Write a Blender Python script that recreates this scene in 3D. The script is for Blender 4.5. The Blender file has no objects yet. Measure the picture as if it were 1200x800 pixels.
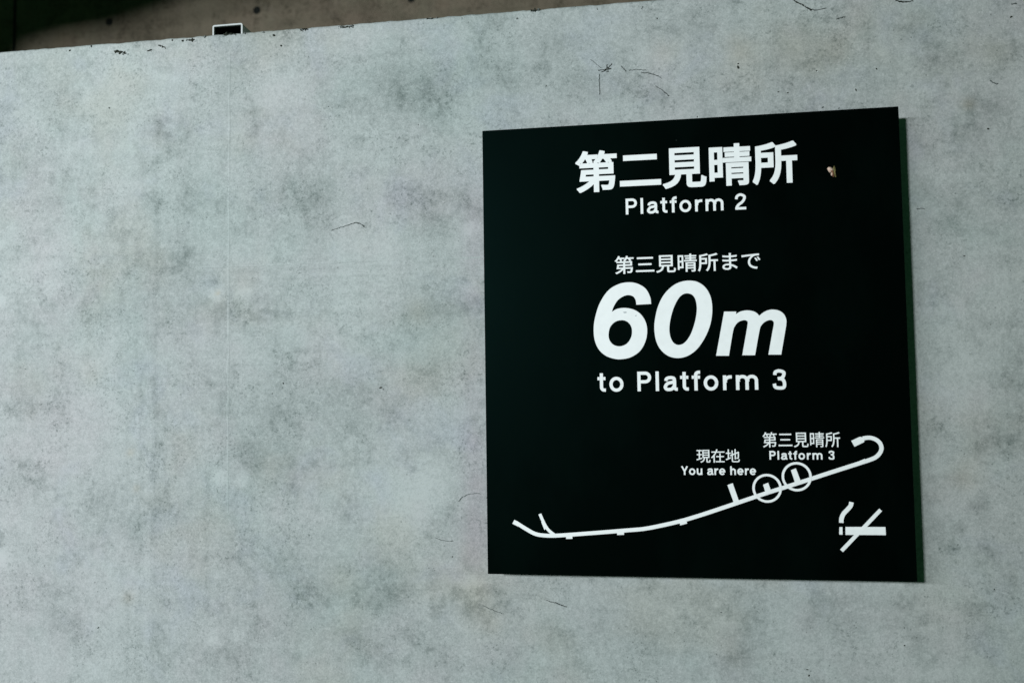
import bpy, bmesh, math, random
import numpy as np
from mathutils import Matrix, Vector, noise

random.seed(7)
S = bpy.context.scene
COL = S.collection

# ------------------------------------------------------------------ camera
# metres; X runs right along the wall, Y into the wall, Z up.
# origin: upper left corner of the sign, on the face of the wall (y = 0).
W_SIGN = 0.60            # width of the sign
D_SIGN = 0.045           # how far the sign stands out from the wall
F_PX = 966.0             # focal length in pixels of a 1200 px wide picture
CORN = [(565.1, 153.4), (1053.0, 124.7), (1075.4, 681.7), (571.7, 672.2)]   # sign corners in the photograph


def homography(src, dst):
    A = []
    for (x, y), (u, v) in zip(src, dst):
        A += [[x, y, 1, 0, 0, 0, -u * x, -u * y, -u], [0, 0, 0, x, y, 1, -v * x, -v * y, -v]]
    return np.linalg.svd(np.array(A, float))[2][-1].reshape(3, 3)


K = np.array([[F_PX, 0, 600], [0, F_PX, 400], [0, 0, 1]])
M = np.linalg.inv(K) @ homography([(0, 0), (1, 0), (1, -1), (0, -1)], CORN)
if M[2, 2] < 0:
    M = -M
lx, lz = np.linalg.norm(M[:, 0]), np.linalg.norm(M[:, 1])
H_SIGN = W_SIGN * lz / lx
ax = M[:, 0] / lx
az = M[:, 1] / lz
mid = (ax + az) / np.linalg.norm(ax + az)
dif = (ax - az) / np.linalg.norm(ax - az)
ax, az = (mid + dif) / math.sqrt(2), (mid - dif) / math.sqrt(2)
ay = np.cross(az, ax)                               # into the wall
R = np.stack([ax, ay, az], 1)                       # world -> camera (x right, y down, z forward)
T = M[:, 2] / lx * W_SIGN                           # sign corner in camera space
CAM = R.T @ (-T) + np.array([0, -D_SIGN, 0])        # camera position in the world

cam_d = bpy.data.cameras.new('camera')
cam = bpy.data.objects.new('camera', cam_d)
COL.objects.link(cam)
cam_d.sensor_fit = 'HORIZONTAL'
cam_d.sensor_width = 36.0
cam_d.lens = 36.0 * F_PX / 1200.0
cam_d.clip_start = 0.02
cam_d.clip_end = 100
Rw = R.T @ np.diag([1, -1, -1])
m4 = Matrix.Identity(4)
for i in range(3):
    for j in range(3):
        m4[i][j] = Rw[i, j]
    m4[i][3] = CAM[i]
cam.matrix_world = m4
cam_d.dof.use_dof = True
cam_d.dof.focus_distance = 1.27
cam_d.dof.aperture_fstop = 4.0
S.camera = cam


def at(px, py, y=0.0):
    """point of the plane y = const that the photograph shows at pixel px, py"""
    d = R.T @ np.linalg.inv(K) @ np.array([px, py, 1.0])
    t = (y - CAM[1]) / d[1]
    p = CAM + t * d
    return Vector((p[0], p[1], p[2]))


# ------------------------------------------------------------------ light: a tunnel, lit by a row of lamps
S.view_settings.view_transform = 'Standard'
S.view_settings.look = 'None'
S.view_settings.gamma = 1.0
S.view_settings.exposure = 0.0
S.view_settings.use_curve_mapping = False
wd = bpy.data.worlds.new('World')
S.world = wd
wd.use_nodes = True
bg = wd.node_tree.nodes['Background']
bg.inputs[0].default_value = (0.16, 0.56, 0.27, 1)
bg.inputs[1].default_value = 0.085


def lamp(name, loc, target, sx, sy, power, color):
    d = bpy.data.lights.new(name, 'AREA')
    d.shape = 'RECTANGLE'
    d.size, d.size_y = sx, sy
    d.energy = power
    d.color = color
    o = bpy.data.objects.new(name, d)
    COL.objects.link(o)
    o.location = loc
    o.rotation_euler = (Vector(target) - Vector(loc)).to_track_quat('-Z', 'Y').to_euler()
    return o


LY, LZ = -3.8, 0.34
LX = 0.6 - 0.555 * 3.8
COOL = (0.935, 1.0, 1.03)
lamp('tunnel_lamp', (LX, LY, LZ), (-1.6, 0, -0.35), 0.34, 0.26, 132, COOL)
lamp('tunnel_lamp', (LX - 1.65, LY, LZ), (-1.0, 0, -0.35), 2.6, 0.09, 98, COOL)


# ------------------------------------------------------------------ helpers
def tag(o, label=None, cat=None, group=None, kind=None):
    for k, v in (('label', label), ('category', cat), ('group', group), ('kind', kind)):
        if v:
            o[k] = v
    return o


def origin_of(o):
    p = Vector((0, 0, 0))
    while o:
        p += o.location
        o = o.parent
    return p


def mk(name, verts, faces, mat, parent=None, smooth=False):
    """one mesh object from world coordinates"""
    off = origin_of(parent)
    me = bpy.data.meshes.new(name)
    me.from_pydata([tuple(Vector(v) - off) for v in verts], [], faces)
    me.update()
    if mat:
        me.materials.append(mat)
    if smooth:
        for p in me.polygons:
            p.use_smooth = True
    o = bpy.data.objects.new(name, me)
    COL.objects.link(o)
    if parent:
        o.parent = parent
    return o


def box_data(x0, x1, y0, y1, z0, z1):
    v = [(x, y, z) for x in (x0, x1) for y in (y0, y1) for z in (z0, z1)]
    f = [(0, 1, 3, 2), (4, 6, 7, 5), (0, 4, 5, 1), (2, 3, 7, 6), (0, 2, 6, 4), (1, 5, 7, 3)]
    return v, f


def bevelled_box(name, x0, x1, y0, y1, z0, z1, r, mat, parent, seg=2):
    off = origin_of(parent)
    bm = bmesh.new()
    v, f = box_data(x0, x1, y0, y1, z0, z1)
    vs = [bm.verts.new(Vector(p) - off) for p in v]
    for q in f:
        bm.faces.new([vs[i] for i in q])
    bmesh.ops.recalc_face_normals(bm, faces=bm.faces)
    bmesh.ops.bevel(bm, geom=bm.edges[:], offset=r, segments=seg, affect='EDGES', profile=0.5)
    me = bpy.data.meshes.new(name)
    bm.to_mesh(me)
    bm.free()
    me.materials.append(mat)
    o = bpy.data.objects.new(name, me)
    COL.objects.link(o)
    o.parent = parent
    return o


def empty(name, loc):
    o = bpy.data.objects.new(name, None)
    o.empty_display_size = 0.05
    COL.objects.link(o)
    o.location = loc
    return o


class NT:
    def __init__(self, name):
        self.m = bpy.data.materials.new(name)
        self.m.use_nodes = True
        self.t = self.m.node_tree
        self.b = self.t.nodes['Principled BSDF']

    def n(self, kind, **kw):
        o = self.t.nodes.new(kind)
        for k, v in kw.items():
            setattr(o, k, v)
        return o

    def l(self, a, b):
        self.t.links.new(a, b)

    def val(self, sock, v):
        if hasattr(v, 'is_output'):
            self.l(v, sock)
        else:
            sock.default_value = v

    def math(self, op, a, b=0.0, c=None, clamp=False):
        o = self.n('ShaderNodeMath', operation=op, use_clamp=clamp)
        self.val(o.inputs[0], a)
        self.val(o.inputs[1], b)
        if c is not None:
            self.val(o.inputs[2], c)
        return o.outputs[0]

    def noise(self, vec, scale, detail=3, rough=0.55, dist=0.0):
        o = self.n('ShaderNodeTexNoise')
        self.l(vec, o.inputs['Vector'])
        o.inputs['Scale'].default_value = scale
        o.inputs['Detail'].default_value = detail
        o.inputs['Roughness'].default_value = rough
        o.inputs['Distortion'].default_value = dist
        return o.outputs['Fac']

    def rng(self, v, a, b, c, d, smooth=False):
        o = self.n('ShaderNodeMapRange', clamp=True)
        if smooth:
            o.interpolation_type = 'SMOOTHSTEP'
        self.val(o.inputs[0], v)
        for i, x in enumerate((a, b, c, d)):
            o.inputs[i + 1].default_value = x
        return o.outputs[0]

    def mix(self, fac, a, b, mode='MIX'):
        o = self.n('ShaderNodeMix', data_type='RGBA', blend_type=mode)
        self.val(o.inputs[0], fac)
        for s, v in ((o.inputs[6], a), (o.inputs[7], b)):
            if isinstance(v, tuple):
                s.default_value = v + (1,) if len(v) == 3 else v
            else:
                self.l(v, s)
        return o.outputs[2]

    def mapped(self, vec, scale):
        o = self.n('ShaderNodeMapping')
        self.l(vec, o.inputs[0])
        o.inputs['Scale'].default_value = scale
        return o.outputs[0]

    def bump(self, h, dist, strength=1.0, normal=None):
        o = self.n('ShaderNodeBump')
        o.inputs['Strength'].default_value = strength
        o.inputs['Distance'].default_value = dist
        self.l(h, o.inputs['Height'])
        if normal:
            self.l(normal, o.inputs['Normal'])
        return o.outputs[0]


def concrete(name, light, dark, brown, with_attr, contrast=1.0):
    k = NT(name)
    co = k.n('ShaderNodeTexCoord').outputs['Object']
    big = k.noise(co, 3.2, 4, 0.55, 0.3)
    mid_ = k.noise(co, 13, 6, 0.66, 0.2)
    small = k.noise(co, 60, 5, 0.68)
    grain = k.noise(co, 420, 3, 0.8)
    fine = k.noise(co, 150, 4, 0.7)
    streak = k.noise(k.mapped(co, (40, 40, 1.3)), 1.0, 4, 0.6)
    hstreak = k.noise(k.mapped(co, (1.0, 40, 55)), 1.0, 3, 0.6)
    # clumps of darker mottling made of small flecks
    clump = k.rng(mid_, 0.47, 0.68, 0, 1, True)
    fleck = k.rng(small, 0.42, 0.62, 0, 1)
    mott = k.math('MULTIPLY', clump, k.math('MULTIPLY_ADD', fleck, 0.7, 0.3))
    t = k.math('MULTIPLY', k.math('SUBTRACT', big, 0.5), 0.72)
    t = k.math('ADD', t, k.math('MULTIPLY', mott, 0.32))
    t = k.math('ADD', t, k.math('MULTIPLY', k.math('SUBTRACT', small, 0.5), 0.50))
    t = k.math('ADD', t, k.math('MULTIPLY', k.math('SUBTRACT', streak, 0.5), 0.24))
    t = k.math('ADD', t, k.math('MULTIPLY', k.math('SUBTRACT', hstreak, 0.5), 0.20))
    t = k.math('ADD', t, k.math('MULTIPLY', k.math('SUBTRACT', grain, 0.5), 1.05))
    t = k.math('ADD', t, k.math('MULTIPLY', k.math('SUBTRACT', fine, 0.5), 0.75))
    col_b = k.math('MULTIPLY', k.rng(k.noise(co, 5.5, 3, 0.5), 0.52, 0.72, 0, 1, True), 0.34)
    col_g = k.rng(k.noise(k.mapped(co, (1, 1, 1)), 2.6, 2, 0.5), 0.42, 0.62, 0, 1, True)
    if with_attr:
        at_ = k.n('ShaderNodeAttribute', attribute_name='stain')
        sep = k.n('ShaderNodeSeparateColor')
        k.l(at_.outputs['Color'], sep.inputs[0])
        st = k.math('SUBTRACT', sep.outputs[0], 0.5)
        rough_st = k.math('MULTIPLY_ADD', small, 1.1, k.math('MULTIPLY_ADD', mid_, 0.9, -0.0))
        t = k.math('ADD', t, k.math('MULTIPLY', k.math('MULTIPLY', st, rough_st), 1.5))
        col_b = k.math('ADD', col_b, sep.outputs[1])
        purple = k.math('MULTIPLY', sep.outputs[2], 0.75)
    fl = k.noise(co, 190, 5, 0.78)
    flk = k.math('MULTIPLY', k.rng(fl, 0.535, 0.62, 0, 1), k.rng(k.noise(co, 17, 5, 0.65, 0.3), 0.44, 0.64, 0.10, 1, True))
    t = k.math('ADD', t, k.math('MULTIPLY', flk, 0.46))
    wfl = k.math('MULTIPLY', k.rng(k.noise(k.mapped(co, (1, 1, 1.07)), 260, 4, 0.75), 0.58, 0.66, 0, 1), 0.30)
    t = k.math('SUBTRACT', t, wfl)
    t = k.math('MULTIPLY_ADD', t, contrast, 0.25)
    c = k.mix(k.math('MULTIPLY', t, 1.0, clamp=True), light, dark)
    c = k.mix(k.math('MULTIPLY', col_g, 0.35), c, (0.93, 1.0, 0.985), 'MULTIPLY')
    hue = k.noise(co, 7.0, 3, 0.6)
    c = k.mix(k.rng(hue, 0.48, 0.68, 0, 0.65), c, (1.03, 0.965, 0.99), 'MULTIPLY')
    c = k.mix(k.rng(k.noise(co, 4.1, 4, 0.6, 0.5), 0.50, 0.66, 0, 0.65), c, (0.925, 0.985, 0.97), 'MULTIPLY')
    c = k.mix(k.rng(k.noise(co, 9.0, 3, 0.6, 0.4), 0.56, 0.72, 0, 0.7), c, (0.97, 0.97, 1.04), 'MULTIPLY')
    c = k.mix(col_b, c, brown, 'MULTIPLY')
    if with_attr:
        c = k.mix(purple, c, (0.98, 0.86, 0.93), 'MULTIPLY')
    # small dark pits and flecks
    vo = k.n('ShaderNodeTexVoronoi', feature='F1')
    k.l(co, vo.inputs['Vector'])
    vo.inputs['Scale'].default_value = 110
    pit = k.rng(vo.outputs['Distance'], 0.05, 0.16, 1, 0)
    gate = k.rng(k.noise(co, 30, 2, 0.5), 0.55, 0.66, 0, 1)
    pit = k.math('MULTIPLY', pit, gate)
    c = k.mix(k.math('MULTIPLY', pit, 0.6), c, (0.09, 0.105, 0.10))
    k.l(c, k.b.inputs['Base Color'])
    k.b.inputs['Roughness'].default_value = 0.82
    k.b.inputs['Specular IOR Level'].default_value = 0.25
    h = k.math('ADD', k.math('MULTIPLY', grain, 0.35), k.math('MULTIPLY', small, 0.5))
    h = k.math('SUBTRACT', h, k.math('MULTIPLY', pit, 0.8))
    k.l(k.bump(h, 0.0012, 0.55), k.b.inputs['Normal'])
    return k.m


M_WALL = concrete('pale_concrete', (0.475, 0.503, 0.500), (0.160, 0.186, 0.180), (0.95, 0.86, 0.76), True)
M_LINING = concrete('brown_concrete', (0.245, 0.20, 0.150), (0.095, 0.078, 0.056), (0.85, 0.8, 0.7), False, 2.5)


def plain(name, col, rough=0.5, spec=0.5, metal=0.0, var=0.0, scale=200, emit=None):
    k = NT(name)
    if var:
        co = k.n('ShaderNodeTexCoord').outputs['Object']
        f = k.noise(co, scale, 4, 0.6)
        lo = tuple(c * (1 - var) for c in col)
        hi = tuple(min(1, c * (1 + var)) for c in col)
        k.l(k.mix(k.rng(f, 0.3, 0.7, 0, 1), lo, hi), k.b.inputs['Base Color'])
        k.l(k.rng(f, 0.3, 0.7, rough * 0.85, min(1, rough * 1.15)), k.b.inputs['Roughness'])
    else:
        k.b.inputs['Base Color'].default_value = col + (1,)
        k.b.inputs['Roughness'].default_value = rough
    k.b.inputs['Specular IOR Level'].default_value = spec
    k.b.inputs['Metallic'].default_value = metal
    return k.m


def black_panel():
    k = NT('black_panel')
    co = k.n('ShaderNodeTexCoord').outputs['Object']
    vo = k.n('ShaderNodeTexVoronoi', feature='F1')
    k.l(co, vo.inputs['Vector'])
    vo.inputs['Scale'].default_value = 38
    speck = k.rng(vo.outputs['Distance'], 0.015, 0.04, 1, 0)
    speck = k.math('MULTIPLY', speck, k.rng(k.noise(co, 17, 2), 0.60, 0.68, 0, 1))
    smear = k.rng(k.noise(k.mapped(co, (9, 9, 5)), 1, 4, 0.6), 0.45, 0.75, 0, 1)
    c = k.mix(smear, (0.0003, 0.0010, 0.0007), (0.0006, 0.0020, 0.0015))
    c = k.mix(k.math('MULTIPLY', speck, 0.22), c, (0.25, 0.27, 0.25))
    k.l(c, k.b.inputs['Base Color'])
    k.l(k.math('MULTIPLY_ADD', smear, 0.10, 0.42), k.b.inputs['Roughness'])
    k.b.inputs['Specular IOR Level'].default_value = 0.024
    k.b.inputs['Specular Tint'].default_value = (0.30, 1.0, 0.92, 1)
    return k.m


M_BLACK = black_panel()
M_EDGE = plain('black_edge', (0.002, 0.004, 0.003), 0.5, 0.2, var=0.3)
M_WHITE = plain('white_vinyl', (0.90, 0.92, 0.925), 0.55, 0.3, var=0.03, scale=90)
M_SCUFF = plain('grey_scuff', (0.45, 0.48, 0.50), 0.8, 0.1, var=0.2, scale=700)
M_DIRT = plain('dark_debris', (0.035, 0.04, 0.032), 0.9, 0.1, var=0.5, scale=900)
M_FAINT = plain('crack_faint', (0.25, 0.275, 0.27), 0.9, 0.1, var=0.35, scale=500)
M_CRACK = plain('crack_dark', (0.14, 0.155, 0.15), 0.9, 0.1, var=0.4, scale=600)
M_TUBE = plain('white_tube_paint', (0.50, 0.52, 0.52), 0.5, 0.4, var=0.06, scale=60)
M_TUBE_IN = plain('tube_inside', (0.012, 0.018, 0.015), 0.8, 0.2, var=0.3, scale=60)  # near-black colour stands in for the shade inside the hollow tube
M_DARK = plain('hole_and_joint_dark', (0.012, 0.014, 0.013), 0.8, 0.2, var=0.3, scale=90)
M_WING = plain('moth_wing_pale', (0.56, 0.41, 0.33), 0.8, 0.2, var=0.45, scale=420)
M_BODY = plain('moth_body_brown', (0.22, 0.10, 0.055), 0.8, 0.2, var=0.5, scale=500)
M_OLIVE = plain('moth_wing_olive', (0.15, 0.13, 0.05), 0.8, 0.2, var=0.5, scale=500)

# ------------------------------------------------------------------ the concrete wall
pa, pb = at(0, 60.3), at(780, 0.0)
Z_TOP = (pa.z + pb.z) / 2
X0, X1, ZB, THICK = -2.6, 2.8, -1.75, 0.16
STEP = 0.005
# columns and rows: fine where the photograph looks, coarse beyond
fx0, fx1, fz0 = -0.86, 1.02, -0.98
xs = list(np.linspace(X0, fx0, 14)[:-1]) + list(np.arange(fx0, fx1, STEP)) + list(np.linspace(fx1, X1, 14))
zs = list(np.linspace(ZB, fz0, 8)[:-1]) + list(np.arange(fz0, Z_TOP - 0.5 * STEP, STEP)) + [Z_TOP]
xs, zs = np.array(xs), np.array(zs)
NX, NZ = len(xs), len(zs)
GX, GZ = np.meshgrid(xs, zs)

DARK = [(185, 150, 14, .7), (205, 170, 16, .6), (60, 115, 22, .6), (170, 195, 12, .6), (300, 235, 45, .45), (235, 225, 24, .5),
        (365, 230, 34, .5), (380, 222, 18, .5), (330, 140, 14, .4), (465, 105, 28, .6), (450, 85, 18, .5), (500, 100, 24, .5),
        (570, 75, 24, .6), (592, 92, 18, .5), (490, 235, 24, .6), (500, 260, 22, .6), (545, 245, 14, .5), (421, 165, 6, .7),
        (507, 177, 7, .8), (360, 183, 8, .7), (130, 155, 8, .5), (60, 240, 20, .5), (100, 225, 20, .5), (180, 235, 15, .6),
        (262, 368, 22, .5), (230, 360, 15, .4), (300, 375, 26, .5), (490, 365, 26, .6), (515, 360, 13, .7), (370, 280, 20, .5),
        (215, 310, 20, .5), (310, 490, 38, .45), (290, 530, 14, .8), (330, 560, 26, .5), (300, 545, 16, .6), (400, 460, 20, .4),
        (430, 490, 28, .45), (505, 435, 15, .6), (505, 520, 15, .5), (120, 600, 28, .5), (160, 622, 18, .6), (200, 610, 15, .5),
        (70, 722, 28, .6), (90, 738, 18, .6), (455, 682, 22, .8), (465, 702, 14, .6), (415, 746, 14, .8), (270, 770, 20, .6),
        (330, 660, 28, .4), (370, 700, 20, .5), (505, 680, 13, .8), (410, 605, 14, .6), (150, 430, 20, .3), (40, 470, 30, .3),
        (1110, 260, 16, .8), (1090, 225, 12, .7), (1122, 236, 14, .7), (1146, 591, 8, 1.), (1113, 641, 8, 1.), (1156, 642, 9, .9),
        (1150, 600, 12, .5), (1124, 619, 7, .8), (1095, 620, 10, .6), (1150, 745, 24, .7), (1100, 500, 10, .6), (1172, 512, 14, .6),
        (1165, 130, 14, .8), (1130, 150, 13, .7), (1142, 115, 12, .7), (1095, 130, 12, .5), (930, 50, 30, .6), (972, 62, 20, .5),
        (870, 55, 14, .5), (755, 30, 22, .6), (700, 100, 18, .5), (640, 50, 24, .5), (670, 95, 18, .5), (1140, 714, 10, .8),
        (700, 735, 14, .6), (755, 745, 18, .6), (825, 705, 14, .7), (880, 730, 18, .5), (960, 715, 18, .5), (770, 760, 14, .6),
        (1000, 730, 18, .5), (640, 740, 14, .6), (870, 765, 18, .6), (970, 706, 9, .8), (1060, 720, 16, .5), (1180, 690, 16, .6),
        (1110, 330, 14, .6), (1150, 380, 18, .5), (1105, 420, 14, .5), (1180, 300, 14, .5), (1120, 560, 12, .5), (1180, 440, 16, .5),
        (1090, 70, 20, .5), (1030, 95, 18, .5), (1180, 60, 16, .5), (820, 20, 16, .5), (780, 120, 16, .5), (1085, 760, 18, .5),
        (600, 770, 18, .5), (520, 770, 20, .5), (20, 560, 22, .4), (30, 190, 20, .4), (95, 320, 24, .3), (580, 20, 14, .5)]
LIGHT = [(0, 352, 8, 1.), (0, 655, 12, .9), (0, 288, 7, .5), (255, 343, 10, 1.1), (286, 343, 9, .7), (258, 227, 8, .6), (286, 228, 8, .4),
         (257, 560, 8, .9), (284, 562, 8, .7), (250, 748, 10, .8), (278, 745, 10, .6), (550, 268, 8, .7), (553, 336, 9, .7),
         (553, 684, 9, .8), (500, 570, 32, .4), (480, 600, 28, .4), (40, 130, 30, .4), (120, 110, 30, .3), (430, 320, 50, .3),
         (1070, 250, 24, .3), (1140, 440, 30, .3), (330, 90, 40, .4), (220, 90, 30, .3), (420, 60, 40, .3)]
stain = np.zeros((NZ, NX, 3))
px_m = 1.32e-3
for lst, sg in ((DARK, 0.19), (LIGHT, -0.22)):
    for (px, py, r, s) in lst:
        p = at(px, py)
        rr = r * px_m
        soft = 2.0 if sg > 0 else 3.2
        stain[..., 0] += sg * s * np.exp(-(np.hypot(GX - p.x, GZ - p.z) / (rr * 1.15)) ** soft)
# vertical seam lines of the old shuttering and the faint trails of water
xl = at(268, 312).x
zl = at(400, 307.5).z


def line_v(x, wd_, s, z0=-9, z1=9):
    stain[..., 0] += s * np.exp(-((GX - x) / wd_) ** 2) * (GZ > z0) * (GZ < z1)


def line_h(z, wd_, s, x0=-9, x1=9):
    stain[..., 0] += s * np.exp(-((GZ - z) / wd_) ** 2) * (GX > x0) * (GX < x1)


line_v(at(165, 600).x, 0.004, 0.07, at(0, 800).z, at(0, 420).z)
line_v(at(150, 700).x, 0.004, 0.10, -9, at(0, 690).z)
line_v(at(182, 500).x, 0.005, 0.07, at(0, 760).z, at(0, 150).z)
line_v(at(242, 660).x, 0.005, 0.07, at(0, 720).z, at(0, 550).z)
line_v(at(215, 200).x, 0.012, 0.05, at(0, 320).z, at(0, 70).z)
for py, s in ((317, .06), (322, .05), (328, .06), (334, .04)):
    line_h(at(300, py).z, 0.003, s, at(220, 0).x, at(480, 0).x)
# warm (rusty) tints
for (px, py, r, s) in [(930, 50, 30, .55), (975, 60, 24, .45), (553, 700, 24, .25), (565, 725, 24, .28), (150, 700, 8, .5), (153, 530, 5, .7), (160, 572, 5, .6),
                       (255, 343, 3, 1.2), (1135, 122, 7, .7), (1165, 60, 20, .35), (560, 690, 14, .15), (400, 680, 20, .35), (490, 365, 16, .4), (1100, 700, 40, .2),
                       (865, 60, 20, .3), (1130, 560, 14, .35), (780, 60, 18, .3), (1010, 25, 24, .3)]:
    p = at(px, py)
    stain[..., 1] += s * np.exp(-(np.hypot(GX - p.x, GZ - p.z) / (r * px_m)) ** 2)
stain[..., 1] += 0.20 / (1 + np.exp(-(GX - 0.55) / 0.12))          # the right part is a little warmer
# violet bloom next to the sign and bluish band under the seam
xp = at(557, 440).x
for (py, r, s) in [(250, 34, .75), (300, 26, .6), (350, 22, .6), (400, 28, .5), (470, 26, .6), (520, 26, .8), (570, 30, .8), (620, 26, .8), (655, 18, .7)]:
    p = at(556, py)
    stain[..., 2] += s * np.exp(-(((GX - p.x) / 0.022) ** 2 + ((GZ - p.z) / (r * px_m)) ** 2))
for (px, py, r, s_) in [(70, 480, 170, .22), (60, 720, 150, .25), (230, 640, 120, .16), (330, 420, 90, .10), (1120, 640, 80, .10)]:
    p = at(px, py)
    stain[..., 2] += s_ * np.exp(-(np.hypot(GX - p.x, GZ - p.z) / (r * px_m)) ** 2)
stain[..., 0] = np.clip(stain[..., 0] + 0.5, 0, 1)
stain = np.clip(stain, 0, 1)

NOTCH = [(82, .002, .006), (140, .003, .010), (188, .002, .006), (225, .0025, .007), (268, .0022, .005), (283, .003, .004), (321, .002, .004),
         (356, .004, .008), (402, .003, .006), (412, .003, .007), (470, .0015, .006), (512, .002, .004), (560, .0015, .005), (628, .004, .009), (700, .0015, .006)]
xtop = Z_TOP + np.zeros(NX)
for i, x in enumerate(xs):
    xtop[i] += 0.0009 * noise.noise((x * 60, 3.1, 0)) + 0.0006 * noise.noise((x * 240, 9.1, 0))
    for (px, dz, wx) in NOTCH:
        xn = at(px, 60.3 - px * 0.0773).x
        xtop[i] -= dz * 0.4 * math.exp(-((x - xn) / wx) ** 2)
verts, faces = [], []
for j in range(NZ):
    for i in range(NX):
        z = zs[j] if j < NZ - 1 else xtop[i]
        relief = 0.0004 * noise.noise((xs[i] * 3, zs[j] * 3, 0.3)) + 0.0002 * noise.noise((xs[i] * 25, zs[j] * 25, 1.3))
        verts.append((xs[i], relief if j < NZ - 1 else 0.0015, z))
for j in range(NZ - 1):
    for i in range(NX - 1):
        a = j * NX + i
        faces.append((a, a + 1, a + NX + 1, a + NX))
base = len(verts)
for i in range(NX):                                       # back edge of the top, then the foot at the back
    verts.append((xs[i], THICK, Z_TOP + 0.001 * noise.noise((xs[i] * 30, 7, 0))))
for i in range(NX):
    verts.append((xs[i], THICK, ZB))
tr = (NZ - 1) * NX
for i in range(NX - 1):
    faces.append((tr + i, tr + i + 1, base + i + 1, base + i))
    faces.append((base + i, base + i + 1, base + NX + i + 1, base + NX + i))
    faces.append((base + NX + i, base + NX + i + 1, i + 1, i))
faces.append([j * NX for j in range(NZ)] + [base, base + NX])
faces.append([base + NX + NX - 1, base + NX - 1] + [j * NX + NX - 1 for j in range(NZ - 1, -1, -1)])
wall_t = empty('concrete_wall', ((X0 + X1) / 2, THICK / 2, ZB))
tag(wall_t, 'pale grey weathered concrete wall with faint shuttering seams, behind the black sign', 'wall')
slab = mk('slab', verts, faces, M_WALL, wall_t, True)
lay = slab.data.color_attributes.new('stain', 'FLOAT_COLOR', 'POINT')
colbuf = np.full((len(verts), 4), 0.5)
colbuf[:, 1:3] = 0
colbuf[:NX * NZ, :3] = stain.reshape(-1, 3)
colbuf[:, 3] = 1
lay.data.foreach_set('color', colbuf.ravel().astype(np.float32))

# raised fins of cement left by the joints of the shuttering
M_FIN = concrete('seam_concrete', (0.480, 0.508, 0.505), (0.215, 0.243, 0.238), (0.95, 0.88, 0.80), False)


def fin(points, half, height):
    """low ridge along a polyline on the wall"""
    v, f = [], []
    n = len(points)
    for i, p in enumerate(points):
        q = (points[min(i + 1, n - 1)] - points[max(i - 1, 0)]).normalized()
        s = Vector((-q.z, 0, q.x))
        jit = 0.6 + 0.5 * noise.noise((p.x * 30, p.z * 30, 2))
        w = half * jit
        for dx, dy in ((-1, 0.0007), (-0.4, -height * jit), (0.4, -height * jit), (1, 0.0007)):
            v.append(p + s * (w * dx) + Vector((0, dy, 0)))
    for i in range(n - 1):
        for k in range(3):
            a = i * 4 + k
            f.append((a, a + 4, a + 5, a + 1))
    return mk('seam_fin', v, f, M_FIN, wall_t, True)


fin([Vector((xl + 0.0012 * noise.noise((0, i * .2, 5)), 0, z)) for i, z in enumerate(np.linspace(at(268, 600).z, at(268, 62).z, 110))], 0.0050, 0.0006)
fin([Vector((x, 0, zl + 0.0010 * noise.noise((i * .2, 0, 5)))) for i, x in enumerate(np.linspace(at(229, 311).x, at(563, 302).x, 60))], 0.0034, 0.0008)
fin([Vector((x, 0, at(0, 318).z + 0.0008 * noise.noise((i * .3, 0, 8)))) for i, x in enumerate(np.linspace(at(-40, 318).x, at(130, 318).x, 30))], 0.0030, 0.0006)


# cracks and dark crumbs on the face of the wall
def strand(pts, w0, w1, mat=None, name='crack'):
    """tapered dark strand along pixel points, lying on the wall"""
    P = [at(*p) for p in pts]
    Q = []
    n = len(P)
    for i in range(n - 1):
        a, b, c, d = P[max(i - 1, 0)], P[i], P[i + 1], P[min(i + 2, n - 1)]
        for s in range(6):
            t = s / 6
            Q.append(0.5 * ((2 * b) + (c - a) * t + (2 * a - 5 * b + 4 * c - d) * t * t + (3 * b - a - 3 * c + d) * t ** 3))
    Q.append(P[-1])
    v, f = [], []
    m = len(Q)
    for i, p in enumerate(Q):
        q = (Q[min(i + 1, m - 1)] - Q[max(i - 1, 0)]).normalized()
        s = Vector((-q.z, 0, q.x))
        t = i / (m - 1)
        w = (w0 + (w1 - w0) * t) * (0.45 + 1.1 * random.random()) * 0.5 * px_m
        p = p + s * random.uniform(-0.45, 0.45) * px_m
        for dx, dy in ((-1, 0.001), (0, -0.0011), (1, 0.001)):
            v.append(p + s * (w * dx) + Vector((0, dy - 0.0008, 0)))
    for i in range(m - 1):
        for k in (0, 1):
            a = i * 3 + k
            f.append((a, a + 3, a + 4, a + 1))
    return mk(name, v, f, mat or M_CRACK, wall_t)


strand([(388, 270), (396, 267.5), (404, 265)], 0.5, 1.0, M_FAINT)
strand([(404, 265), (413, 262), (420, 261.4), (427, 265.5)], 1.0, 1.9)
strand([(692, 70.5), (697, 74), (704, 80)], 0.5, 0.8, M_FAINT)
strand([(702, 87), (702.2, 98), (702.6, 111)], 1.1, 0.6, M_FAINT)
strand([(701, 83), (708, 81.5), (716, 80.5)], 1.0, 2.0, M_DIRT)
strand([(711, 76), (712, 81)], 1.0, 2.2, M_DIRT)
strand([(717, 75), (711, 81), (705, 85)], 0.8, 1.4, M_DIRT)
strand([(727.5, 77.5), (730.5, 80.5), (733.5, 84)], 0.7, 1.5)
strand([(737, 83), (745, 81.8), (752, 82.2), (757, 82.5)], 0.6, 1.3, M_FAINT)
strand([(751, 85.2), (760, 86), (771, 89.2)], 1.0, 1.6)
strand([(771, 89), (775, 92.5)], 1.2, 0.4, M_FAINT)
strand([(768, 101), (776, 106), (783.5, 112.8)], 0.5, 1.4)
strand([(930, 0.5), (938, 5), (946, 9.5), (951, 12.5)], 1.6, 2.4, M_DIRT)
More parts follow.
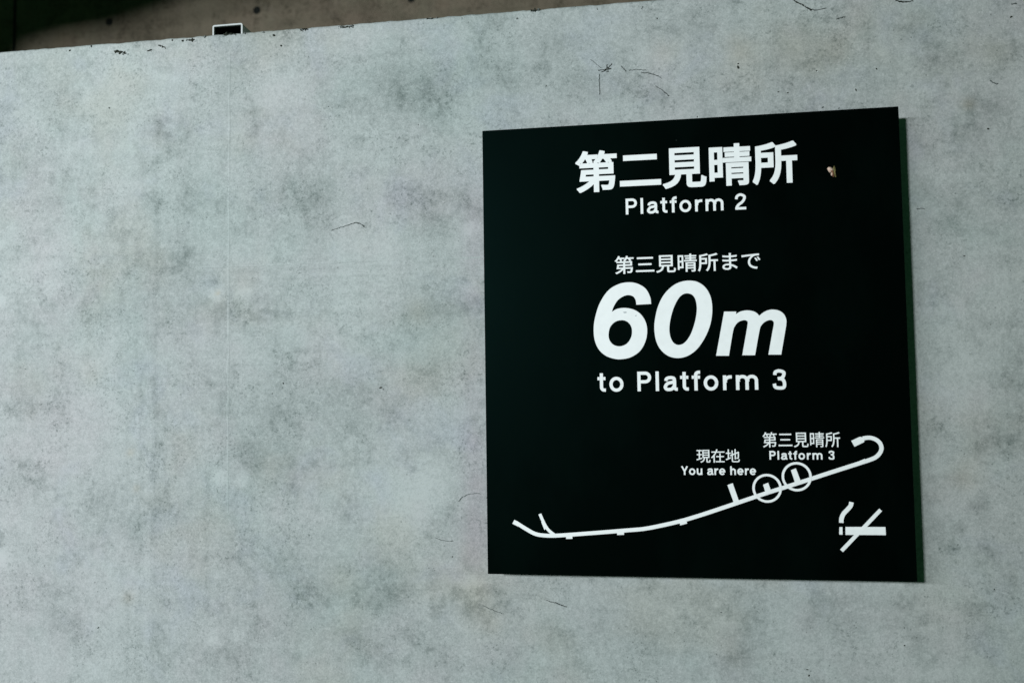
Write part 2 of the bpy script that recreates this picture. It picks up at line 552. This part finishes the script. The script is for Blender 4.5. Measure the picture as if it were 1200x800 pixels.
strand([(946, 10), (956, 12), (968, 9.5)], 1.2, 1.0)
strand([(640, 702.5), (650, 706), (656, 707)], 0.6, 1.2)
strand([(650, 705), (657, 708.5), (664, 710.5)], 1.0, 1.7)
strand([(537, 587), (542, 582), (551, 578.5), (563, 578)], 0.5, 0.9, M_FAINT)
strand([(510, 630), (521, 633), (531, 633.5)], 0.5, 0.8, M_FAINT)
strand([(1160, 94), (1164, 97), (1169, 98.5)], 0.8, 1.2)
strand([(980, 23), (986, 21), (990, 20)], 0.8, 1.6)
strand([(1049, 1), (1060, 2.5), (1070, 1.5)], 1.5, 1.0, M_DIRT)
strand([(565, 709), (575, 713), (588, 718)], 0.5, 0.7, M_FAINT)
strand([(1185, 5), (1191, 4.5)], 1.6, 1.2)
for a_, b_, w_ in (((134, 60), (148, 63), 3.4), ((186, 53), (194, 56), 1.8), ((173, 60), (178, 58.5), 1.8), ((221, 47.5), (228, 47), 2.4), ((262, 40.5), (276, 40), 2.0), ((352, 35.3), (361, 34.6), 2.4), ((399, 32), (415, 30.6), 2.4), ((622, 12.6), (633, 11.6), 2.6), ((500, 22.3), (508, 21.6), 1.6)):
    m_ = ((a_[0] + b_[0]) / 2 + 1, (a_[1] + b_[1]) / 2 + random.uniform(-0.8, 0.8))
    strand([a_, m_, b_], w_, w_ * 0.5, M_DIRT, 'edge_dirt')
strand([(1074, 244.5), (1083, 244.8)], 1.0, 0.7)


def crumb(px, py, r, mat=M_DIRT, y=0.0):
    c = at(px, py, y)
    n = 7
    ph = random.random() * 6.28
    e = 0.3 + 0.6 * random.random()
    v = [c + Vector((0, -0.0008 - r * px_m * 0.25, 0))]
    for ring, (rr, dy) in enumerate(((0.6, -0.0006 - r * px_m * 0.15), (1.0, 0.001))):
        for k in range(n):
            a = 2 * math.pi * k / n
            q = r * px_m * rr * (0.75 + 0.5 * random.random())
            x, z = math.cos(a) * q, math.sin(a) * q * e
            v.append(c + Vector((x * math.cos(ph) - z * math.sin(ph), dy, x * math.sin(ph) + z * math.cos(ph))))
    f = [(0, 1 + k, 1 + (k + 1) % n) for k in range(n)]
    f += [(1 + k, 1 + n + k, 1 + n + (k + 1) % n, 1 + (k + 1) % n) for k in range(n)]
    return mk('crumb', v, f, mat, wall_t)


for (px, py, r) in [(82, 59.5, 1.6), (136, 60.5, 2.2), (141, 61.8, 2.6), (146, 62, 2.2), (176, 58.8, 1.8), (187, 53.5, 1.8), (191, 55.5, 1.6),
                    (107, 54.6, 1.6), (202, 47.5, 1.3), (214, 48, 1.6), (219, 47.3, 1.4), (225.5, 47.2, 2.2), (240, 43.5, 1.4), (265, 40, 2.3), (271, 40, 1.6), (276, 40.8, 1.4),
                    (287, 39.3, 1.6), (309, 38, 1.4), (321, 41.5, 1.7), (329.5, 53.8, 1.5), (354, 35.2, 2.0), (358, 34.8, 1.8), (401, 32, 1.8), (409, 31.8, 1.6), (413, 30.8, 2.0),
                    (512, 21, 1.4), (627, 12, 2.2), (631, 11.7, 1.8), (752, 10.5, 1.2), (753, 8.5, 1.3), (700, 11, 1.0), (128, 126.5, 1.3), (115, 735, 1.3), (289, 503, 1.0), (446, 454, 1.7), (449, 456, 1.2),
                    (490, 146.5, 1.0), (425, 515, 1.0), (530, 652, 1.2), (332, 449, 1.0), (319, 461, 1.0), (385, 125, 0.8), (865, 79, 1.7), (957, 83, 1.2), (912, 108, 1.2), (923, 109, 1.2),
                    (1003, 105.5, 1.4), (964, 126, 1.3), (983, 127, 1.1), (1027, 81, 1.0), (711.5, 80.8, 2.6), (946, 784, 1.6), (948, 791, 1.2), (845, 717, 1.0), (712, 84, 1.4), (1158, 151, 1.4),
                    (606, 22, 1.2), (640, 101, 1.0), (865, 75, 1.0), (817, 137, 1.3), (1185, 20, 1.1), (1130, 300, 1.0), (1060, 756, 1.1), (577, 206, .9), (770, 22, 1.4), (1165, 690, 1.0)]:
    crumb(px, py, r * random.uniform(0.95, 1.6), random.choice((M_DIRT, M_DIRT, M_CRACK)))
    if r > 1.5:
        for _ in range(random.randint(1, 2)):
            crumb(px + random.uniform(-4.5, 4.5), py + random.uniform(-0.6, 2.0), r * random.uniform(0.3, 0.6), random.choice((M_DIRT, M_CRACK, M_FAINT)))
crumb(958.5, 84.5, 1.3, M_TUBE)

# ------------------------------------------------------------------ tunnel lining seen over the top of the wall
Y_L = 2.2
lin_t = empty('tunnel_lining', (0.0, Y_L + 0.1, ZB))
tag(lin_t, 'brown stained concrete lining with dark tie holes, seen above the pale wall', 'wall')
v, f = box_data(-4.0, 3.6, Y_L, Y_L + 0.25, ZB, 2.6)
mk('slab', v, f, M_LINING, lin_t)
for (px, py) in ((128, 26), (301, 12.3), (482, -1.5), (661, -15)):
    c = at(px, py, Y_L)
    r, n = 0.0150, 20
    v, f = [], []
    for rr, dy in ((1.25, 0.001), (1.12, -0.0022), (0.92, -0.0022), (0.78, -0.0004)):
        for k in range(n):
            a = 2 * math.pi * k / n
            v.append(c + Vector((math.cos(a) * r * rr, dy, math.sin(a) * r * rr)))
    for q in range(3):
        for k in range(n):
            f.append((q * n + k, q * n + (k + 1) % n, (q + 1) * n + (k + 1) % n, (q + 1) * n + k))
    f.append([3 * n + k for k in range(n)])
    mk('tie_hole_disc', v, f, M_DARK, lin_t)  # near-black disc on the surface, coloured as the shaded depth of a hole
# unseen blocker added behind the wall; its outline shades the lining's upper left
kf = (0.30 - LY) / (Y_L - LY)
prof = []
for px, py in ((-500, 600), (-4, 600), (8, 62), (20, 43), (60, 31), (125, 20), (180, 2), (260, -32), (400, -110), (400, -500), (-500, -500)):
    q = at(px, py, Y_L)
    prof.append((LX + (q.x - LX) * kf, LZ + (q.z - LZ) * kf))
m = len(prof)
v = [(x, 0.30, z) for x, z in prof] + [(x, 0.48, z) for x, z in prof]
f = [list(range(m)), list(range(2 * m - 1, m - 1, -1))] + [(k, m + k, m + (k + 1) % m, (k + 1) % m) for k in range(m)]
tag(mk('lining_shade_blocker', v, f, M_LINING), 'added out-of-view blocker behind the pale wall, shaped to shade the lining', 'light blocker')
c = at(17, 45, Y_L)
v, f = box_data(c.x - 0.006, c.x + 0.006, Y_L - 0.003, Y_L + 0.02, ZB, 2.55)
mk('joint_strip', v, f, M_DARK, lin_t)

# ------------------------------------------------------------------ hollow steel tube on the wall
Y_T = 0.012
tl, tr_ = at(249.0, 29.8, Y_T), at(284.2, 27.2, Y_T)
tx0, tx1 = tl.x, tr_.x
tz1 = (tl.z + tr_.z) / 2
tz0 = Z_TOP - 0.0005
tube = empty('steel_tube', ((tx0 + tx1) / 2, Y_T, tz0))
tag(tube, 'white rectangular hollow steel tube, its open end on top of the concrete wall', 'steel tube')


def rrect(x0, x1, z0, z1, r, seg=4):
    out = []
    for cx, cz, a0 in ((x1 - r, z1 - r, 0), (x0 + r, z1 - r, 90), (x0 + r, z0 + r, 180), (x1 - r, z0 + r, 270)):
        for s in range(seg + 1):
            a = math.radians(a0 + 90 * s / seg)
            out.append((cx + r * math.cos(a), cz + r * math.sin(a)))
    return out


wt = 0.0026
o_, i_ = rrect(tx0, tx1, tz0, tz1, 0.0035), rrect(tx0 + wt, tx1 - wt, tz0 + wt, tz1 - wt, 0.0015)
n = len(o_)
Y_E = THICK - 0.02
v = [(x, Y_E, z) for x, z in o_] + [(x, Y_T, z) for x, z in o_] + [(x, Y_T, z) for x, z in i_] + [(x, Y_T + 0.004, z) for x, z in i_]
f = []
for q in range(3):
    for k in range(n):
        f.append((q * n + k, q * n + (k + 1) % n, (q + 1) * n + (k + 1) % n, (q + 1) * n + k))
f.append(list(range(n)))
mk('tube_shell', v, f, M_TUBE, tube)
v = [(x, Y_T + 0.004, z) for x, z in i_] + [(x, Y_E - 0.002, z) for x, z in i_]
f = [(k, (k + 1) % n, n + (k + 1) % n, n + k) for k in range(n)] + [[n + k for k in range(n)]]
mk('tube_inside', v, f, M_TUBE_IN, tube)

# ------------------------------------------------------------------ the sign
YF = -D_SIGN
sign = empty('platform_sign', (W_SIGN / 2, 0, -H_SIGN))
tag(sign, 'black rectangular sign with white Japanese and English lettering and a route map', 'sign')
panel = bevelled_box('panel', 0, W_SIGN, YF, YF + 0.006, -H_SIGN, 0, 0.0008, M_BLACK, sign)
bevelled_box('backing_box', 0.006, W_SIGN - 0.006, YF + 0.0055, 0.002, -H_SIGN + 0.006, -0.006, 0.001, M_EDGE, sign, 1)

Y_INK = YF - 0.0003
_ink = [0]


def ink_y():
    _ink[0] += 1
    return Y_INK - 0.00003 * _ink[0]


def cjk(text, left, right, top, bottom, weight, label, shift=0.0):
    """a line of Japanese set with the built-in font, fitted to pixel extents"""
    x0, x1 = at(*left, Y_INK).x, at(*right, Y_INK).x
    z1, z0 = at(*top, Y_INK).z, at(*bottom, Y_INK).z
    cu = bpy.data.curves.new('lettering', 'FONT')
    cu.body = text
    cu.size = 1.0
    cu.offset = weight
    cu.resolution_u = 6
    ob = bpy.data.objects.new('lettering', cu)
    COL.objects.link(ob)
    bpy.context.view_layer.update()
    dg = bpy.context.evaluated_depsgraph_get()
    me = bpy.data.meshes.new_from_object(ob.evaluated_get(dg))
    P = np.array([v.co[:] for v in me.vertices])
    F = [tuple(p.vertices) for p in me.polygons]
    bpy.data.objects.remove(ob)
    bpy.data.meshes.remove(me)
    bpy.data.curves.remove(cu)
    if shift:                                             # heavier weight: overlaid copies, each a hair further out
        nP = len(P)
        sh = [(dx, dy) for dx in (-shift, 0, shift) for dy in (-shift, 0, shift)]
        P = np.concatenate([P + np.array([dx, dy, q * 1e-9]) for q, (dx, dy) in enumerate(sh)])
        F = [tuple(i + q * nP for i in g) for q in range(len(sh)) for g in F]
        Yq = [ink_y() for _ in sh]
        ys = [Yq[i // nP] for i in range(len(P))]
    else:
        ys = [ink_y()] * len(P)
    a, b = P.min(0), P.max(0)
    V = [(x0 + (p[0] - a[0]) / (b[0] - a[0]) * (x1 - x0), y, z0 + (p[1] - a[1]) / (b[1] - a[1]) * (z1 - z0)) for p, y in zip(P, ys)]
    o = mk('lettering', V, F, M_WHITE, sign)
    o['label'] = label
    return o


def smooth_path(pts, closed=False, seg=8):
    """Catmull-Rom through points; a point with a third item is a corner"""
    out = []
    n = len(pts)
    last = n if closed else n - 1
    for i in range(last):
        p1, p2 = pts[i], pts[(i + 1) % n]
        p0 = pts[(i - 1) % n] if closed else pts[max(i - 1, 0)]
        p3 = pts[(i + 2) % n] if closed else pts[min(i + 2, n - 1)]
        a, b, c, d = [np.array(q[:2], float) for q in (p0, p1, p2, p3)]
        if len(p1) > 2:
            a = b - (c - b) * (0.0 if len(p2) > 2 else 0.6)
        if len(p2) > 2:
            d = c + (c - b) * (0.0 if len(p1) > 2 else 0.6)
        ns = 1 if (len(p1) > 2 and len(p2) > 2) else seg
        for s in range(ns):
            t = s / ns
            out.append(tuple(0.5 * (2 * b + (c - a) * t + (2 * a - 5 * b + 4 * c - d) * t * t + (3 * b - a - 3 * c + d) * t ** 3)))
    if not closed:
        out.append(tuple(float(q) for q in pts[-1][:2]))
    return out


def fill(loops):
    """triangulate outlines with holes: 2-D points -> verts, faces"""
    bm = bmesh.new()
    ed = []
    for lp in loops:
        vs = [bm.verts.new((x, y, 0)) for x, y in lp]
        ed += [bm.edges.new((vs[i], vs[(i + 1) % len(vs)])) for i in range(len(vs))]
    bmesh.ops.triangle_fill(bm, use_beauty=True, use_dissolve=False, edges=ed)
    bm.verts.index_update()
    V = [(v.co.x, v.co.y) for v in bm.verts]
    F = [tuple(q.index for q in fc.verts) for fc in bm.faces]
    bm.free()
    return V, F


def poly_px(name, loops, parent, label=None, mat=None, y=None):
    """filled outlines given in pixels of the photograph"""
    y = y or ink_y()
    V, F = fill([[(p.x, p.z) for p in (at(a, b, y) for a, b in lp)] for lp in loops])
    o = mk(name, [(x, y, z) for x, z in V], F, mat or M_WHITE, parent)
    if label:
        o['label'] = label
    return o


def ribbon(pts, w):
    """2-D ribbon of constant width with mitred joints -> verts, faces"""
    P = [np.array(p, float) for p in pts]
    P = [p for i, p in enumerate(P) if i == 0 or np.linalg.norm(p - P[i - 1]) > 1e-6]
    V, F = [], []
    n = len(P)
    for i in range(n):
        d1 = P[i] - P[i - 1] if i else P[1] - P[0]
        d2 = P[i + 1] - P[i] if i < n - 1 else P[-1] - P[-2]
        d1, d2 = d1 / (np.linalg.norm(d1) + 1e-12), d2 / (np.linalg.norm(d2) + 1e-12)
        t = d1 + d2
        t = t / (np.linalg.norm(t) + 1e-12)
        nrm = np.array([-t[1], t[0]])
        k = 1.0 / max(0.5, float(np.dot(nrm, np.array([-d1[1], d1[0]]))))
        V += [tuple(P[i] + nrm * w / 2 * k), tuple(P[i] - nrm * w / 2 * k)]
    for i in range(n - 1):
        F.append((2 * i, 2 * i + 1, 2 * i + 3, 2 * i + 2))
    return V, F


# --- grotesque latin letters drawn as strokes (cap height 1, stroke w)
def glyph(ch, w):
    h = w / 2
    X = 0.745                                            # x-height
    k = 0.5523
    c = 1                                                # corner mark

    def arc(cx, cy, rx, ry, a0, a1, n=14):
        return [(cx + rx * math.cos(math.radians(a0 + (a1 - a0) * i / n)), cy + ry * math.sin(math.radians(a0 + (a1 - a0) * i / n))) for i in range(n + 1)]

    if ch == 'P':
        yb, yt, xr = 0.40 + h, 1 - h, 0.70
        r = (yt - yb) / 2
        return 0.70, [[(h, 0), (h, 1)], [(w * 0.9, yt), (xr - h - r, yt)] + arc(xr - h - r, yb + r, r, r, 90, -90) + [(w * 0.9, yb)]]
    if ch == 'l':
        return w, [[(h, 0), (h, 1)]]
    if ch == 'o':
        return 0.72, [arc(0.36, X / 2, 0.36 - h, X / 2 + 0.012 - h, 0, 360, 32)]
    if ch == 't':
        return 0.42, [[(0.12 + h, 0.95), (0.12 + h, 0.22)] + arc(0.12 + h + 0.15, 0.22, 0.15, 0.22 - h, 180, 270, 8)[1:] + [(0.42, h)], [(0, X - h * .85), (0.11, X - h * .85)], [(0.13 + w, X - h * .85), (0.41, X - h * .85)]]
    if ch == 'f':
        return 0.42, [[(0.12 + h, 0), (0.12 + h, 0.80)] + arc(0.12 + h + 0.15, 0.80, 0.15, 0.205 - h, 180, 90, 8)[1:] + [(0.42, 1.005 - h)], [(0, X - h * .85), (0.11, X - h * .85)], [(0.13 + w, X - h * .85), (0.41, X - h * .85)]]
    if ch == 'r':
        return 0.44, [[(h, 0), (h, X)], [(w * 0.9, 0.36)] + arc(h + 0.26, 0.40, 0.24, X - h - 0.40, 175, 90, 8) + [(0.44, X - h)]]
    if ch == 'm':
        a = 0.46
        A = lambda x: [(x + w * 0.4, 0.40)] + arc(x + 0.01 + a / 2, 0.47, a / 2 - 0.01, X + 0.01 - h - 0.47, 180, 0, 16) + [(x + a, 0)]
        return 2 * a + w, [[(h, 0), (h, X)], A(h), A(h + a)]
    if ch in 'hu':
        a = 0.63 - w
        A = [(h + w * 0.4, 0.38)] + arc(h + 0.01 + a / 2, 0.45, a / 2 - 0.01, X + 0.01 - h - 0.45, 180, 0, 16) + [(h + a, 0)]
        if ch == 'h':
            return 0.63, [[(h, 0), (h, 1)], A]
        return 0.63, [[(0.63 - h, X), (0.63 - h, 0)], [(0.63 - x, X - y) for x, y in A]]
    if ch == 'a':
        top = smooth_path([(0.035 + h, 0.505), (0.10 + h * .7, 0.62), (0.32, X + 0.01 - h), (0.50, 0.64), (0.545, 0.52), (0.545, 0.30), (0.55, 0.16), (0.61, h * 1.05), (0.70, h * .95)])
        bowl = smooth_path([(0.52, 0.455), (0.40, 0.425), (0.20, 0.375), (h, 0.215), (0.13, 0.10), (0.26, h - 0.012), (0.42, 0.105), (0.52, 0.23)])
        return 0.68, [top, bowl]
    if ch == 'e':
        return 0.70, [[(w * 0.8, 0.375), (0.69, 0.375)], arc(0.35, X / 2, 0.35 - h, X / 2 + 0.012 - h, 2, 322, 30)]
    if ch == 'Y':
        return 0.82, [[(h * 1.1, 1), (0.41, 0.42)], [(0.82 - h * 1.1, 1), (0.41, 0.42)], [(0.41, 0.47), (0.41, 0)]]
    if ch == '2':
        return 0.66, [smooth_path([(h, 0.655), (0.10 + h * .35, 0.83), (0.33, 1.01 - h), (0.56 - h * .1, 0.83), (0.57 - h * .1, 0.68), (0.44, 0.48), (0.22, 0.31), (0.10, 0.15), (0.09, 0.03)]), [(0.02, h), (0.66, h)]]
    if ch == '3':
        return 0.66, [smooth_path([(0.04 + h, 0.725), (0.12 + h * .4, 0.87), (0.325, 1.01 - h), (0.54, 0.86), (0.555, 0.73), (0.47, 0.585), (0.26, 0.535)]), smooth_path([(0.32, 0.545), (0.50, 0.49), (0.66 - h, 0.29), (0.53, 0.10), (0.33, h - 0.01), (0.11 + h * .3, 0.12), (h, 0.29)])]
    return 0.34, []


SIDE = {'P': (.07, .02), 'l': (.07, .07), 'a': (.035, .01), 't': (.01, .02), 'f': (.01, .0), 'o': (.035, .035), 'r': (.065, .0), 'm': (.065, .065), '2': (.03, .03), '3': (.03, .03),
        'Y': (.0, .0), 'u': (.065, .065), 'h': (.065, .065), 'e': (.035, .035), ' ': (0, 0)}


def latin(text, left, right, cap_top, base, w, label):
    """a line of grotesque lettering; extents in pixels, tracking solved to fit"""
    x0, x1 = at(*left, Y_INK).x, at(*right, Y_INK).x
    z1, z0 = at(*cap_top, Y_INK).z, at(*base, Y_INK).z
    s = z1 - z0
    nat = sum(glyph(ch, w)[0] + sum(SIDE[ch]) for ch in text) - SIDE[text[0]][0] - SIDE[text[-1]][1]
    tr = ((x1 - x0) / s - nat) / (len(text) - 1)
    x = -SIDE[text[0]][0]
    V, F = [], []
    y = ink_y()
    words = text.split(' ')
    for ch in text + ' ':
        if ch == ' ':                                     # a word is finished: one part
            o = mk('lettering', V, F, M_WHITE, sign)
            o['label'] = label + ': ' + words.pop(0)
            V, F = [], []
            if not words:
                return
        adv, strokes = glyph(ch, w)
        x += SIDE[ch][0]
        for q, st in enumerate(strokes):
            v_, f_ = ribbon(st, w)
            b = len(V)
            V += [(x0 + (x + a) * s, y - 0.00006 * q, z0 + c * s) for a, c in v_]
            F += [tuple(b + i for i in g) for g in f_]
        x += adv + SIDE[ch][1] + tr


cjk('第二見晴所', (674.3, 200), (934.4, 190), (927, 164.2), (680, 226.6), 0.0125, 'large bold white Japanese heading', 0.012)
latin('Platform 2', (733.2, 240), (874.3, 240), (736, 232.9), (736, 251.4), 0.160, 'white heading word under the Japanese')
cjk('第三見晴所まで', (720.2, 310), (891, 305), (843, 295.8), (731, 321.2), 0.010, 'smaller white Japanese line')
latin('to Platform 3', (700.2, 446), (921.2, 446), (752, 435.3), (752, 458.2), 0.164, 'white word under the large distance')
cjk('現在地', (816.1, 534), (866.8, 534), (840, 526), (840, 541.8), 0.006, 'small Japanese caption over You are here')
latin('You are here', (798.0, 551), (885.9, 551), (805, 545.9), (805, 556.1), 0.180, 'small white word of the map caption')
cjk('第三見晴所', (893.5, 515), (984.4, 515), (938, 505.8), (938, 523.9), 0.006, 'small Japanese caption over Platform 3')
latin('Platform 3', (901.6, 533), (977.7, 533), (904, 528.0), (904, 538.2), 0.180, 'small white word beside the ring on the map')


def zo(pts, ox, oy, k):
    return [(ox + p[0] / k, oy + p[1] / k) + tuple(p[2:]) for p in pts]


six_o = [(548, 233, 1), (539, 172), (500, 100), (430, 56), (350, 43), (260, 60), (170, 116), (97, 225), (56, 350), (43, 450), (52, 550), (88, 632), (150, 688), (225, 714), (285, 718),
         (370, 700), (450, 645), (498, 560), (513, 470), (499, 390), (455, 322), (395, 283), (320, 268), (250, 276), (203, 302, 1), (218, 258), (252, 203), (300, 168), (345, 155), (388, 166), (411, 197), (418, 240, 1)]
six_i = [(290, 375), (340, 390), (372, 430), (380, 480), (368, 535), (330, 585), (270, 605), (215, 590), (182, 550), (174, 500), (187, 438), (230, 391)]
zer_o = [(880, 28), (960, 42), (1030, 95), (1073, 180), (1085, 290), (1068, 412), (1020, 530), (950, 630), (870, 688), (785, 708), (700, 690), (630, 632), (590, 550), (576, 450), (583, 360), (610, 250), (660, 152), (730, 80), (800, 42)]
zer_i = [(870, 140), (915, 158), (942, 210), (949, 290), (933, 390), (895, 500), (845, 570), (795, 593), (750, 578), (720, 530), (708, 460), (717, 370), (745, 270), (785, 190), (825, 150)]
em = [(198, 160, 1), (350, 160, 1), (346, 193, 1), (400, 160), (480, 145), (560, 155), (610, 182), (637, 213, 1), (690, 170), (755, 141), (820, 135), (893, 152), (948, 196), (975, 258), (975, 320),
      (962, 405), (912, 698, 1), (752, 698, 1), (800, 425), (820, 312), (807, 276), (770, 265), (712, 286), (665, 332), (640, 400), (585, 705, 1), (425, 705, 1), (472, 440), (493, 305), (480, 274),
      (440, 268), (378, 290), (333, 342), (308, 415), (258, 712, 1), (98, 712, 1)]
poly_px('numeral', [smooth_path(zo(six_o, 690, 325, 7.5), True), smooth_path(zo(six_i, 690, 325, 7.5), True)], sign, 'large slanted white numeral 6')
poly_px('numeral', [smooth_path(zo(zer_o, 690, 325, 7.5), True), smooth_path(zo(zer_i, 690, 325, 7.5), True)], sign, 'large slanted white numeral 0')
poly_px('lettering', [smooth_path(zo(em, 830, 350, 10.67), True)], sign, 'slanted white letter m')

for pl in ([(729.8, 365.4), (733.6, 365.0), (735.0, 366.2), (731.6, 367.0)], [(743.4, 369.6), (746.0, 369.0), (745.6, 370.6)]):
    poly_px('scuff', [pl], sign, None, M_SCUFF)
# --- route map
route = [(604.5, 611.8), (611, 616), (618, 620.3), (625, 624.2), (632.5, 626.4), (645, 627.3), (660, 626.7), (697, 624.0), (735, 621.0), (755, 619.2), (775, 615.4), (797, 610.3), (818, 604.2), (840, 597.0),
         (862, 589.6), (897, 577.8), (935, 565.8), (975, 552.8), (1010, 541.6), (1019, 538.6), (1026, 535.6), (1031, 530.6), (1033, 524.8), (1031, 518.8), (1026, 514.6), (1019, 512.6), (1011, 513.4)]


def ribbon_px(name, pts, w, parent, smooth=True, label=None):
    y = ink_y()
    P = [at(a, b, y) for a, b in (smooth_path(pts) if smooth else pts)]
    V, F = ribbon([(p.x, p.z) for p in P], w * 1.25e-3)
    o = mk(name, [(x, y, z) for x, z in V], F, M_WHITE, parent)
    if label:
        o['label'] = label
    return o


rmap = ribbon_px('route_line', route, 4.5, sign, True, 'white curved line of the tunnel route map')
ribbon_px('route_branch', [(632.6, 601.8), (635.5, 608.5), (639, 615.5), (643.5, 621.5), (650, 626.6)], 3.6, rmap)
for pl in ([(602.8, 608.6), (609.6, 612.4), (607.2, 616.6), (600.4, 613.2)],
           [(634.2, 611.2), (637.6, 610.4), (641.2, 618.0), (638.0, 620.6)],
           [(663.2, 627.6), (670.8, 627.2), (670.8, 630.9), (663.4, 631.1)],
           [(723.0, 622.8), (731.2, 622.2), (731.3, 626.2), (723.2, 626.5)],
           [(796.4, 611.6), (804.4, 609.4), (805.2, 613.0), (797.0, 615.2)],
           [(1005.4, 540.6), (1013.6, 537.2), (1015.0, 541.6), (1006.6, 544.4)],
           [(997.5, 516.2), (1007.8, 511.4), (1013.6, 512.9), (1012.6, 517.8), (1001.4, 523.2)]):
    poly_px('route_block', [pl], rmap)
for pl in ([(852.5, 568.0), (858.6, 565.8), (865.4, 585.2), (867.4, 588.0), (859.6, 590.8), (859.4, 587.2)],
           [(894.2, 567.6), (900.2, 565.2), (903.2, 573.6), (905.0, 576.0), (896.2, 579.2), (896.6, 575.2)],
           [(926.8, 550.6), (932.6, 548.3), (938.0, 562.4), (940.0, 564.6), (930.6, 567.8), (931.2, 563.6)]):
    poly_px('platform_mark', [pl], rmap)
for (cx, cy, r) in ((898.9, 571.8, 14.8), (933.6, 558.2, 15.0)):
    y = ink_y()
    c = at(cx, cy, y)
    V, F = ribbon([(c.x + r * 1.255e-3 * math.cos(a), c.z + r * 1.255e-3 * math.sin(a)) for a in np.linspace(0, 2 * math.pi, 49)], 2.7 * 1.25e-3)
    mk('ring', [(x, y, z) for x, z in V], F, M_WHITE, rmap)

# --- no smoking symbol
cig = poly_px('cigarette_symbol', [[(990.8, 617.0), (1037.6, 617.1), (1038.2, 626.6), (990.8, 626.3)]], sign, 'white no smoking symbol')
poly_px('cigarette_tip', [[(983.6, 617.2), (987.2, 617.2), (987.4, 626.0), (983.4, 625.9)]], cig)
ribbon_px('smoke', [(997.8, 588.0), (996.6, 592.6), (992.4, 597.4), (988.4, 601.8), (986.2, 607.0), (985.9, 612.2)], 4.8, cig)
ribbon_px('slash', [(986.2, 645.0), (1032.0, 597.0)], 4.1, cig, False)

# ------------------------------------------------------------------ the little moth on the sign
mc = at(975, 203, YF)
moth = empty('moth', mc)
tag(moth, 'tiny pale moth with brown body clinging to the black sign panel', 'moth')


def wing(name, pts, mat, lift, bend):
    P = [at(960 + a / 20, 180 + b / 20, YF - 0.0008) for a, b in pts]
    ctr = sum(P, Vector()) / len(P)
    ctr.y -= bend
    V = [ctr] + [p + Vector((0, -lift * (i % 2), 0)) for i, p in enumerate(P)] + [p + Vector((0, 0.0009, 0)) for p in P]
    m = len(P)
    F = [(0, 1 + i, 1 + (i + 1) % m) for i in range(m)] + [(1 + i, 1 + m + i, 1 + m + (i + 1) % m, 1 + (i + 1) % m) for i in range(m)]
    return mk(name, V, F, mat, moth, True)


wing('wing', [(185, 350), (215, 318), (270, 318), (320, 350), (345, 395), (330, 430), (290, 430), (250, 455), (215, 410)], M_WING, 0.0004, 0.0022)
wing('wing', [(275, 455), (310, 440), (325, 480), (300, 525), (275, 505)], M_WING, 0.0004, 0.0012)
wing('wing', [(350, 280), (378, 330), (398, 390), (375, 430), (385, 490), (402, 555), (370, 545), (345, 470), (335, 410), (320, 335)], M_OLIVE, 0.0003, 0.0016)
wing('body', [(240, 370), (275, 358), (315, 385), (340, 440), (345, 500), (345, 550), (320, 540), (312, 480), (295, 425), (260, 395)], M_BODY, 0.0003, 0.0032)
